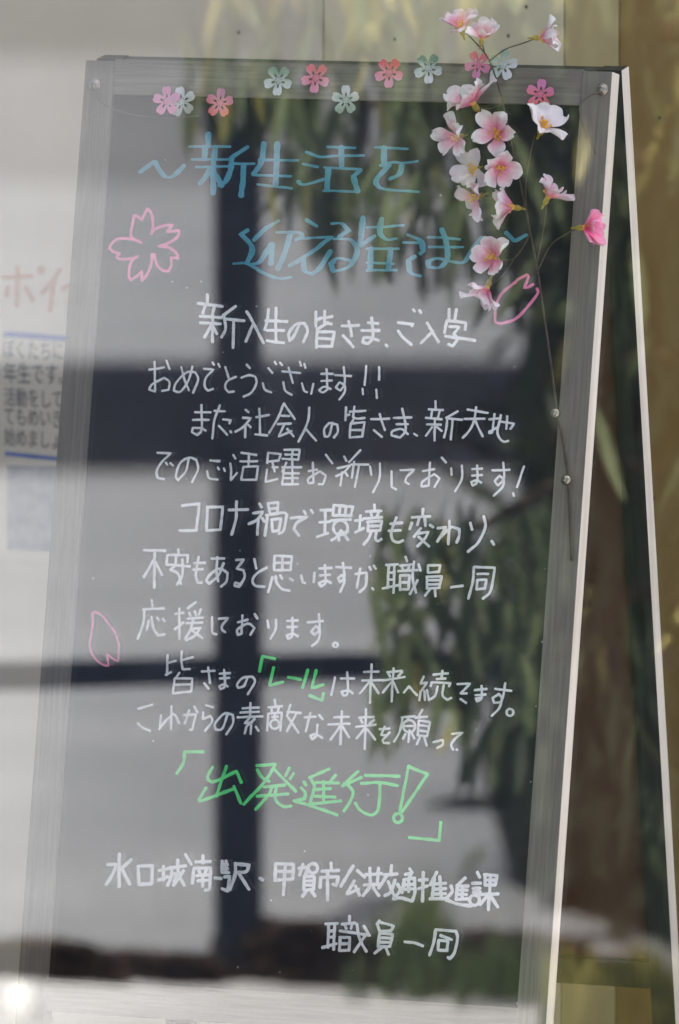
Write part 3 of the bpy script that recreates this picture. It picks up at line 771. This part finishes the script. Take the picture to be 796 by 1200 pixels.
for px, py, rp, rot, c1, c2, ang, off, lab in PF:
    c = on_board(px, py)
    o = obj('paper_flower', paper_flower_mesh(rp * 0.000875, rot), two_tone('paper_print', c1, c2, ang), None, FRONT @ Matrix.Translation((c.x, -off, c.z)))
    tag(o, lab, 'paper flower', 'paper cherry blossoms stuck along the top of the board')

# ------------------------------------------------------------------ artificial cherry spray
def petal_mat(name, base, tip, r, edge=None):
    mt = bpy.data.materials.new(name)
    mt.use_nodes = True
    t = mt.node_tree
    b = t.nodes['Principled BSDF']
    b.inputs['Roughness'].default_value = 0.6
    b.inputs['Specular IOR Level'].default_value = 0.2
    b.inputs['Subsurface Weight'].default_value = 0.25
    b.inputs['Subsurface Radius'].default_value = (0.004, 0.002, 0.002)
    tc = t.nodes.new('ShaderNodeTexCoord')
    ln = t.nodes.new('ShaderNodeVectorMath')
    ln.operation = 'LENGTH'
    nz = t.nodes.new('ShaderNodeTexNoise')
    nz.inputs['Scale'].default_value = 220
    nz.inputs['Detail'].default_value = 3
    ma = t.nodes.new('ShaderNodeMath')
    ma.operation = 'MULTIPLY_ADD'
    ma.inputs[1].default_value = 1.0 / r
    m2 = t.nodes.new('ShaderNodeMath')
    m2.operation = 'MULTIPLY_ADD'
    m2.inputs[1].default_value = 0.5
    m2.inputs[2].default_value = -0.25
    cr = t.nodes.new('ShaderNodeValToRGB')
    cr.color_ramp.elements[0].position = 0.30
    cr.color_ramp.elements[0].color = (*base, 1)
    cr.color_ramp.elements[1].position = 0.88
    cr.color_ramp.elements[1].color = (*tip, 1)
    t.links.new(tc.outputs['Object'], ln.inputs[0])
    t.links.new(tc.outputs['Object'], nz.inputs['Vector'])
    t.links.new(nz.outputs['Fac'], m2.inputs[0])
    t.links.new(ln.outputs['Value'], ma.inputs[0])
    t.links.new(m2.outputs[0], ma.inputs[2])
    t.links.new(ma.outputs[0], cr.inputs['Fac'])
    t.links.new(cr.outputs['Color'], b.inputs['Base Color'])
    return mt


spray = empty('cherry_blossom_spray', FRONT @ on_board(670, 657), 'artificial cherry twig with pink and white blossoms pinned up the right side of the board', 'artificial flowers')


def lift(px, py, h):
    """world point seen at a pixel, h in front of the board's face"""
    return FRONT @ on_board(px, py, -h)


def stem(name, pts, r0, r1):
    P = spline([tuple(lift(*p)) for p in pts], 0.006, 80)
    n = len(P)
    bm = bmesh.new()
    tube(bm, P, [r0 + (r1 - r0) * i / (n - 1) + 0.00012 * noise.noise(Vector((i * .7, r0 * 9999, 0))) for i in range(n)], 8)
    return obj(name, bm, M['twig'], spray, smooth=True)


stem('stem', [(670, 657, .003), (667.5, 600, .003), (666, 563, .0035), (660, 520, .0035), (653.5, 485, .004), (645, 420, .008), (635, 350, .012), (629, 310, .014), (620, 265, .016), (611, 220, .018), (602, 180, .02), (595, 145, .02), (588, 115, .018), (578, 82, .015), (568, 62, .018), (546, 38, .022)], 0.0014, 0.0008)
for pts in ([(629, 310, .014), (636, 275, .018), (640, 250, .02), (640, 238, .022)],
            [(620, 265, .016), (616, 225, .02), (621, 185, .022), (627, 158, .024)],
            [(630, 318, .014), (645, 288, .018), (662, 275, .02), (679, 267, .022)],
            [(573, 72, .016), (592, 58, .018), (612, 51, .02), (628, 45, .022)],
            [(568, 62, .018), (566, 54, .02), (564, 47, .022)],
            [(590, 122, .018), (575, 127, .02), (558, 127, .024)],
            [(615, 240, .017), (610, 246, .02), (605, 246, .022)],
            [(604, 190, .02), (590, 222, .012), (575, 232, .018), (566, 231, .022)],
            [(622, 272, .016), (612, 292, .014), (600, 304, .014), (588, 304, .02)],
            [(600, 172, .02), (594, 165, .018), (588, 158, .022)],
            [(604, 186, .02), (597, 193, .018), (590, 195, .02)],
            [(598, 158, .02), (570, 168, .012), (545, 162, .018)],
            [(602, 304, .014), (590, 322, .012), (575, 335, .015)]):
    stem('twig', pts, 0.0008, 0.0006)


def blossom(px, py, h, rp, facing, open_, base, tip, npet=5, spin=0.0, jit=0.24, squash=None):
    """petals round a facing direction given as (right, down, towards the viewer) in the picture"""
    r = rp * 0.00094
    c = lift(px, py, h)
    z = (RT * facing[0] - UP * facing[1] - FW * facing[2]).normalized()
    x = z.orthogonal().normalized()
    x = (x * math.cos(spin) + z.cross(x) * math.sin(spin)).normalized()
    y = z.cross(x)
    mw = Matrix((x, y, z)).transposed().to_4x4()
    mw.translation = c
    bm = bmesh.new()
    NU, NV = 7, 9
    for k in range(npet):
        ph = 2 * math.pi * k / npet + random.uniform(-jit, jit)
        L = r * random.uniform(0.86, 1.14)
        wd_ = r * random.uniform(0.33, 0.43)
        el = open_ + random.uniform(-0.3, 0.3)         # 0 = flat open, 1.4 = closed
        curl = random.uniform(0.15, 0.75)
        tw = random.uniform(-0.45, 0.45)
        sd = random.random() * 50
        rot = Matrix.Rotation(ph, 3, 'Z') @ Matrix.Rotation(-el, 3, 'Y') @ Matrix.Rotation(tw, 3, 'X')
        g = []
        for j in range(NV):
            t_ = j / (NV - 1)
            hw = wd_ * (0.16 + 0.84 * math.sin(min(1, t_ * 1.22) * math.pi / 2) ** 1.1) * math.sqrt(max(0.0, 1 - max(0, (t_ - 0.62) / 0.42) ** 2.4))
            row = []
            for i in range(NU):
                s_ = i / (NU - 1) * 2 - 1
                notch = 0.13 * L * math.exp(-(s_ / 0.33) ** 2) * max(0, (t_ - 0.7) / 0.3)
                xx = L * t_ * (1 - 0.06 * s_ * s_) - notch
                yy = hw * s_ * (1 + 0.12 * noise.noise(Vector((sd + 9, t_ * 4, s_))))
                xx += L * 0.07 * noise.noise(Vector((sd + 3, s_ * 2.7, 0))) * t_ * t_
                zz = r * (curl * 0.45 * s_ * s_ * t_ - 0.28 * curl * t_ ** 2.4 + 0.20 * noise.noise(Vector((sd, t_ * 2.6, s_ * 1.8))) * (0.3 + t_) + 0.05 * math.sin(s_ * 7 + sd) * t_ * t_)
                row.append(bm.verts.new(rot @ Vector((xx + 0.03 * r, yy, zz))))
            g.append(row)
        for a, b in zip(g, g[1:]):
            for i in range(NU - 1):
                bm.faces.new((a[i], a[i + 1], b[i + 1], b[i]))
    o = obj('blossom', bm, petal_mat('petal', base, tip, r), spray, mw, smooth=True)
    sol = o.modifiers.new('thickness', 'SOLIDIFY')
    sol.thickness = 0.0004
    sub = o.modifiers.new('smooth', 'SUBSURF')
    sub.levels = sub.render_levels = 1
    # stamens
    bm = bmesh.new()
    for k in range(11):
        a, e = random.uniform(0, 6.28), random.uniform(0.5, 1.45)
        d = Vector((math.cos(a) * math.cos(e), math.sin(a) * math.cos(e), math.sin(e)))
        ln = r * random.uniform(0.22, 0.36)
        tube(bm, [d * r * 0.02, d * ln], r * 0.016, 5)
        ball(bm, d * ln, r * 0.05, 7)
    ball(bm, Vector((0, 0, r * 0.05)), r * 0.12, 8)
    obj('stamens', bm, M['stamen'], o, mw, smooth=True)
    # calyx behind
    bm = bmesh.new()
    ball(bm, Vector((0, 0, -r * 0.13)), r * 0.12, 10, (1, 1, 1.5))
    tube(bm, [(0, 0, -r * 0.2), (0, 0, -r * 0.5)], [r * 0.06, r * 0.035], 7)
    obj('calyx', bm, M['calyx'], o, mw, smooth=True)
    return o


PK, DP, WT, PL = (0.82, 0.26, 0.42), (0.84, 0.14, 0.30), (0.86, 0.82, 0.82), (0.80, 0.70, 0.76)
blossom(541, 34, .024, 27, (-.25, -.9, .4), 0.60, DP, PL, 5, 0.3)
blossom(565, 46, .026, 24, (.2, -.85, .45), 0.80, PK, WT, 5, 1.0)
blossom(632, 44, .024, 26, (.93, -.05, .25), 0.75, PK, WT, 5, 0.4)
blossom(555, 122, .026, 33, (-.55, -.8, .15), 0.60, DP, WT, 7, 0.2)
blossom(537, 160, .026, 27, (-.66, .12, .62), 0.45, PK, WT, 5, 0.5)
blossom(583, 157, .026, 29, (-.2, -.2, .9), 0.50, PK, WT, 5, 0.9)
blossom(557, 197, .022, 26, (-.6, .15, .7), 0.50, PL, PL, 5, 0.7)
blossom(584, 195, .028, 28, (.3, .3, .8), 0.62, PK, WT, 5, 0.1)
blossom(560, 231, .024, 27, (-.85, .35, .25), 0.45, PK, PL, 4, 1.2)
blossom(602, 243, .024, 29, (-.8, -.12, .12), 0.65, PK, PL, 5, 0.3)
blossom(642, 232, .026, 28, (.42, -.78, .3), 0.60, PK, PL, 5, 0.8)
blossom(636, 150, .028, 34, (.3, -.6, .6), 0.55, PL, WT, 5, 0.45)
blossom(684, 267, .024, 29, (.8, -.02, .35), 0.75, (0.88, 0.09, 0.32), (0.92, 0.42, 0.60), 7, 0.2)
blossom(579, 302, .028, 30, (-.55, -.25, .7), 0.55, PK, WT, 5, 0.35)
blossom(571, 336, .020, 29, (-.35, .85, .2), 0.70, DP, PL, 6, 0.6)

# pins that hold the twig
for px, py, lab in ((653.5, 485, 'upper round steel pin holding the cherry twig on the slate edge'), (666.3, 563, 'lower round steel pin holding the cherry twig on the wooden stile')):
    c = on_board(px, py)
    bm = bmesh.new()
    ball(bm, (0, -0.0065, 0), 0.0056, 18)
    tube(bm, [(0, 0.002, 0), (0, -0.004, 0)], 0.0030, 12)
    tag(obj('push_pin', bm, M['steel'], None, FRONT @ Matrix.Translation((c.x, 0, c.z)), smooth=True), lab, 'pin', 'steel pins holding the twig')

# thin wires at the two corners
for pts, lab in (([(112, 104, .0075), (114, 113, .003), (122, 122, .0012), (140, 130, -.003), (165, 136, -.004), (200, 138, -.004), (232, 136, -.004)], 'thin wire trailing from the left corner screw across the slate'),
                 ([(704, 108, .0075), (692, 112, .004), (680, 122, .002), (681, 140, .002), (690, 162, .002), (698, 180, .0015)], 'thin brown wire hanging from the right corner screw')):
    P = spline([tuple(lift(*p)) for p in pts], 0.005, 80)
    bm = bmesh.new()
    tube(bm, P, 0.0006, 6)
    tag(obj('wire', bm, M['wire'], smooth=True), lab, 'wire')

# ------------------------------------------------------------------ window pane
bm = bmesh.new()
box(bm, -1.6, 0.92, PANEY, PANEY + 0.005, 0.001, 2.3)
tag(obj('window_pane', bm, M['glass'], mw=WALLF), 'clear window glass in front of the blackboard reflecting foliage and a dark fence outside', 'window')

# ------------------------------------------------------------------ outside, behind the photographer: what the glass mirrors
def zray(px, D, z):
    """the outside place mirrored in column px at distance D, height z"""
    p = outside(px, 600, D)
    return Vector((p.x, p.y, z))


# fence: posts and one rail
g0 = ground_at(277, 1150)
D0 = (CAM.z - GROUND) / -ray(277, 1150).z
D1 = D0 * 1.02
pa, pb = outside(0, 783, D0), outside(500, 764, D0 * 1.012)
rd = Vector((pb.x - pa.x, pb.y - pa.y, 0)).normalized()
zr = 0.5 * (pa.z + pb.z)
fence = empty('fence', (g0.x, g0.y, GROUND), 'dark navy steel fence mirrored as a dark cross in the glass', 'fence')
for k in (-2, -1, 0, 1):
    q = Vector((g0.x, g0.y, 0)) + rd * (k * 1.6)
    bm = bmesh.new()
    box(bm, -0.033, 0.033, -0.033, 0.033, GROUND - 0.05, 0.86, 0.004)
    if k in (0, 1):
        obj('post', bm, M['navy'], fence, Matrix.Translation((q.x, q.y, 0)) @ Matrix.Rotation(math.atan2(rd.y, rd.x), 4, 'Z'))
    else:
        bm.free()
bm = bmesh.new()
o0 = Vector((g0.x, g0.y, 0))
fr_ = Matrix.Translation((g0.x, g0.y, 0)) @ Matrix.Rotation(math.atan2(rd.y, rd.x), 4, 'Z')
box(bm, -3.2, 3.2, -0.02, 0.02, zr - 0.021, zr + 0.021, 0.003)
obj('rail', bm, M['navy'], fence, fr_)

# a dark low wall further off
ga, gb = ground_at(-300, 545), ground_at(1200, 545)
mid = (ga + gb) / 2
dr = (gb - ga)
bm = bmesh.new()
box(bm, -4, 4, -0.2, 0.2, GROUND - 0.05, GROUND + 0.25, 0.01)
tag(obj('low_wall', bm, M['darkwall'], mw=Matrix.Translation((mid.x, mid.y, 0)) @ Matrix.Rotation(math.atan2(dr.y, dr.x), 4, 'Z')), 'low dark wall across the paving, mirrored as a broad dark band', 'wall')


def leaf(bm, p, d, nrm, L, W, mi):
    """one narrow pointed leaf, folded along its midrib and drooping"""
    s = d.cross(nrm).normalized()
    nrm = s.cross(d).normalized()
    rows = []
    for t_, w in ((0, .12), (.22, .8), (.5, 1), (.78, .6), (1, 0.02)):
        c = p + d * L * t_ - nrm * L * 0.16 * t_ * t_
        rows.append([bm.verts.new(c - s * W * w * .5 + nrm * W * w * .12), bm.verts.new(c), bm.verts.new(c + s * W * w * .5 + nrm * W * w * .12)])
    for a, b in zip(rows, rows[1:]):
        for i in range(2):
            f = bm.faces.new((a[i], a[i + 1], b[i + 1], b[i]))
            f.material_index = mi


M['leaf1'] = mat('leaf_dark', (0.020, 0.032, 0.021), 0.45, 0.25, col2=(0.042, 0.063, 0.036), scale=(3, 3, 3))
M['leaf2'] = mat('leaf_backlit', (0.075, 0.11, 0.055), 0.42, 0.3, col2=(0.19, 0.24, 0.12), scale=(3, 3, 3))  # paler green leaves, backlit highlights put into the colour
M['leaf3'] = mat('leaf_yellow_sunlit', (0.27, 0.26, 0.08), 0.5, 0.25, col2=(0.50, 0.46, 0.19), scale=(3, 3, 3))  # yellow-green leaves, sunlit and backlit brightness put into the colour


def crown(name, regions, seed, parent):
    rnd = random.Random(seed)
    bm = bmesh.new()
    for x0, x1, y0, y1, d0, d1, n, mixw, Lp in regions:
        for k in range(n):
            px, py, D = rnd.uniform(x0, x1), rnd.uniform(y0, y1), rnd.uniform(d0, d1)
            p = outside(px, py, D)
            a = rnd.uniform(0, 6.28)
            dn = Vector((math.cos(a) * .33, math.sin(a) * .33, -1 + rnd.uniform(-.2, .45))).normalized()
            nr = Vector((rnd.uniform(-1, 1), rnd.uniform(-1, 1), rnd.uniform(-.3, 1))).normalized()
            L = Lp / FPX * D * rnd.uniform(.7, 1.25)
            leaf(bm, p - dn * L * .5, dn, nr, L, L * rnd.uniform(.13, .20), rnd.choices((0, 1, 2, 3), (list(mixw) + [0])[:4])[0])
    return obj(name, bm, [M['leaf1'], M['leaf2'], M['leaf3'], M['hedge']], parent)


tb = zray(900, 12.3, GROUND)
tree = empty('tree', tb, 'leafy tree with drooping narrow leaves, mirrored over the right side of the board', 'tree')
bm = bmesh.new()
top = zray(820, 12.3, 1.9)
tube(bm, [tb, tb.lerp(top, .35) + Vector((.04, 0, 0)), tb.lerp(top, .7), top], [.07, .055, .045, .02], 10)
tr_ = obj('trunk', bm, M['bark'], tree)
for (xa, ya, xb, yb, D) in ((830, 40, 420, 130, 11.8), (820, 200, 560, 260, 12.1), (850, 420, 640, 520, 12.3), (850, 560, 520, 640, 11.7), (850, 700, 620, 800, 12.0)):
    bm = bmesh.new()
    a, b = outside(xa, ya, 12.3), outside(xb, yb, D)
    tube(bm, [a, a.lerp(b, .5) + Vector((0, 0, .06)), b], [.02, .012, .004], 7)
    obj('limb', bm, M['bark'], tr_)
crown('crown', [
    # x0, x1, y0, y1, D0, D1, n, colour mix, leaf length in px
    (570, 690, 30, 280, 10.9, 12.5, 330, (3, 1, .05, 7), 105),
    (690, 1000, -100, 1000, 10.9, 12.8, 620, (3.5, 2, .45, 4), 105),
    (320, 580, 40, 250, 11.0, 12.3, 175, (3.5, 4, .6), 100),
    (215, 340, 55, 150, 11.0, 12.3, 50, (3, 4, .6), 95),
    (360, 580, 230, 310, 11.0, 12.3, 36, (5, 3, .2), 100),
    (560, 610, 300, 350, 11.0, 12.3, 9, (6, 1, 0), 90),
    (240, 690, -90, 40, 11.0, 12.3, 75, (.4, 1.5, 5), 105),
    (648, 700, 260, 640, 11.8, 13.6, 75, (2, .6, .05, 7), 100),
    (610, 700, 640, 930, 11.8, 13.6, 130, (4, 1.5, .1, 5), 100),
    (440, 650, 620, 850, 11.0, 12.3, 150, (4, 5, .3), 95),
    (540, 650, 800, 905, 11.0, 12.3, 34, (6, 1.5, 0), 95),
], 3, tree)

# tall dark hedge added behind the tree to block bright paving from the reflection
h0, h1 = zray(712, 14.9, GROUND), zray(1500, 15.3, GROUND)
hd = (h1 - h0)
hl = hd.length
hf = Matrix.Translation(h0) @ Matrix.Rotation(math.atan2(hd.y, hd.x), 4, 'Z')
hedge = empty('hedge', h0, 'tall dark green hedge added to block bright paving mirrored at the right of the board', 'hedge')
bm = bmesh.new()
box(bm, 0, hl, -0.45, 0.45, 0, 2.6)
bmesh.ops.subdivide_edges(bm, edges=bm.edges[:], cuts=14, use_grid_fill=True)
for v in bm.verts:
    v.co += Vector((noise.noise(v.co * 2.1), noise.noise(v.co * 2.3 + Vector((7, 0, 0))), noise.noise(v.co * 1.9 + Vector((0, 9, 0))) * (v.co.z > .05))) * 0.08
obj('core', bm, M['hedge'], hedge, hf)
bm = bmesh.new()
rnd = random.Random(21)
for k in range(2600):
    u, z = rnd.uniform(0, hl + .1), rnd.uniform(0, 2.75)
    y = rnd.choice((-1, 1)) * rnd.uniform(.42, .62)
    if rnd.random() < .15:
        u, y = rnd.uniform(-.07, .05), rnd.uniform(-.5, .5)
    leaf(bm, Vector((u, y, z)), Vector((rnd.uniform(-1, 1), rnd.uniform(-1, 1), rnd.uniform(-1, .6))).normalized(), Vector((rnd.uniform(-1, 1), rnd.uniform(-1, 1), 1)).normalized(), .15, .045, rnd.choices((0, 1, 2), (6, 2, .4))[0])
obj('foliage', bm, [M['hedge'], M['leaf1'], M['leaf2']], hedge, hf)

# low dark shrubs in front of the fence
def shrub(px, py_top, wpx, py_base, seed, lab):
    rnd = random.Random(seed)
    D = (CAM.z - GROUND) / -ray(px, py_base).z
    c = outside(px, py_base, D)
    hx = wpx / FPX * D / 2
    hz = (py_base - py_top) / FPX * D * 1.05
    root = empty('shrub', (c.x, c.y, GROUND), lab, 'shrub', 'low dark shrubs by the fence')
    bm = bmesh.new()
    for k in range(1500):
        a, e = rnd.uniform(0, 6.283), math.asin(rnd.uniform(0, 1))
        rr = rnd.uniform(.72, 1.0)
        bump = 1 + .12 * math.sin(3 * a + seed) + .08 * math.sin(7 * a)
        p = Vector((c.x, c.y, GROUND)) + Vector((math.cos(a) * math.cos(e) * hx * rr * bump, math.sin(a) * math.cos(e) * hx * .4 * rr * bump, math.sin(e) ** .6 * hz * rr))
        d = Vector((math.cos(a), math.sin(a), rnd.uniform(.0, 1.2))).normalized()
        leaf(bm, p, d, Vector((rnd.uniform(-1, 1), rnd.uniform(-1, 1), 1)).normalized(), .03, .014, 0)
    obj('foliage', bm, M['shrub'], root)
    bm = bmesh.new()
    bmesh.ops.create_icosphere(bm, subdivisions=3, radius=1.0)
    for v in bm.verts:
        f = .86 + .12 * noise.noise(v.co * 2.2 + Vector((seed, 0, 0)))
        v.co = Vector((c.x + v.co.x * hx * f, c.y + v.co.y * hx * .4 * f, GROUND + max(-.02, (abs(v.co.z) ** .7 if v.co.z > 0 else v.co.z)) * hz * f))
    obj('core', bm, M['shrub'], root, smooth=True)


shrub(60, 1113, 190, 1148, 1, 'low dark shrub mirrored at the bottom left corner of the board')
shrub(345, 1088, 240, 1152, 2, 'widest low dark shrub mirrored at the foot of the fence post')
shrub(600, 1103, 230, 1158, 3, 'low dark shrub mirrored at the bottom right corner of the board')
shrub(190, 1129, 170, 1150, 4, 'smallest dark shrub mirrored between two rounder ones')

# grass tufts
bm = bmesh.new()
rnd = random.Random(11)
for x0, x1, yb, n, hpx in ((400, 640, 1150, 110, 60), (440, 500, 1145, 50, 105), (470, 520, 1150, 45, 130), (530, 640, 1160, 60, 90), (640, 900, 1190, 300, 90), (640, 800, 1230, 300, 80), (640, 800, 1275, 300, 90)):
    for k in range(n):
        px = rnd.uniform(x0, x1)
        py = yb + rnd.uniform(-6, 30)
        D = (CAM.z - GROUND) / -ray(px, py).z
        p = outside(px, py, D)
        a = rnd.uniform(0, 6.283)
        h = hpx / FPX * D * rnd.uniform(.5, 1.1)
        d = Vector((math.cos(a) * .3, math.sin(a) * .3, 1)).normalized()
        leaf(bm, p, d, Vector((math.cos(a), math.sin(a), 0.1)).normalized(), h, .016, 1 if px > 645 else 0)
tag(obj('grass', bm, [M['blade'], M['blade_dry']]), 'tufts of long grass in front of the shrubs', 'grass', kind='stuff')

# small white ball added to make a bright spot in the reflection
p = ground_at(22, 1196)
bm = bmesh.new()
bmesh.ops.create_icosphere(bm, subdivisions=3, radius=0.028)
for v in bm.verts:
    v.co *= 1 + .12 * noise.noise(v.co * 40)
    v.co.z *= 1.25
tag(obj('glint', bm, M['glint'], mw=Matrix.Translation((p.x, p.y, GROUND + .025)), smooth=True), 'small white ball added for a bright mirrored spot at the bottom left', 'glint')
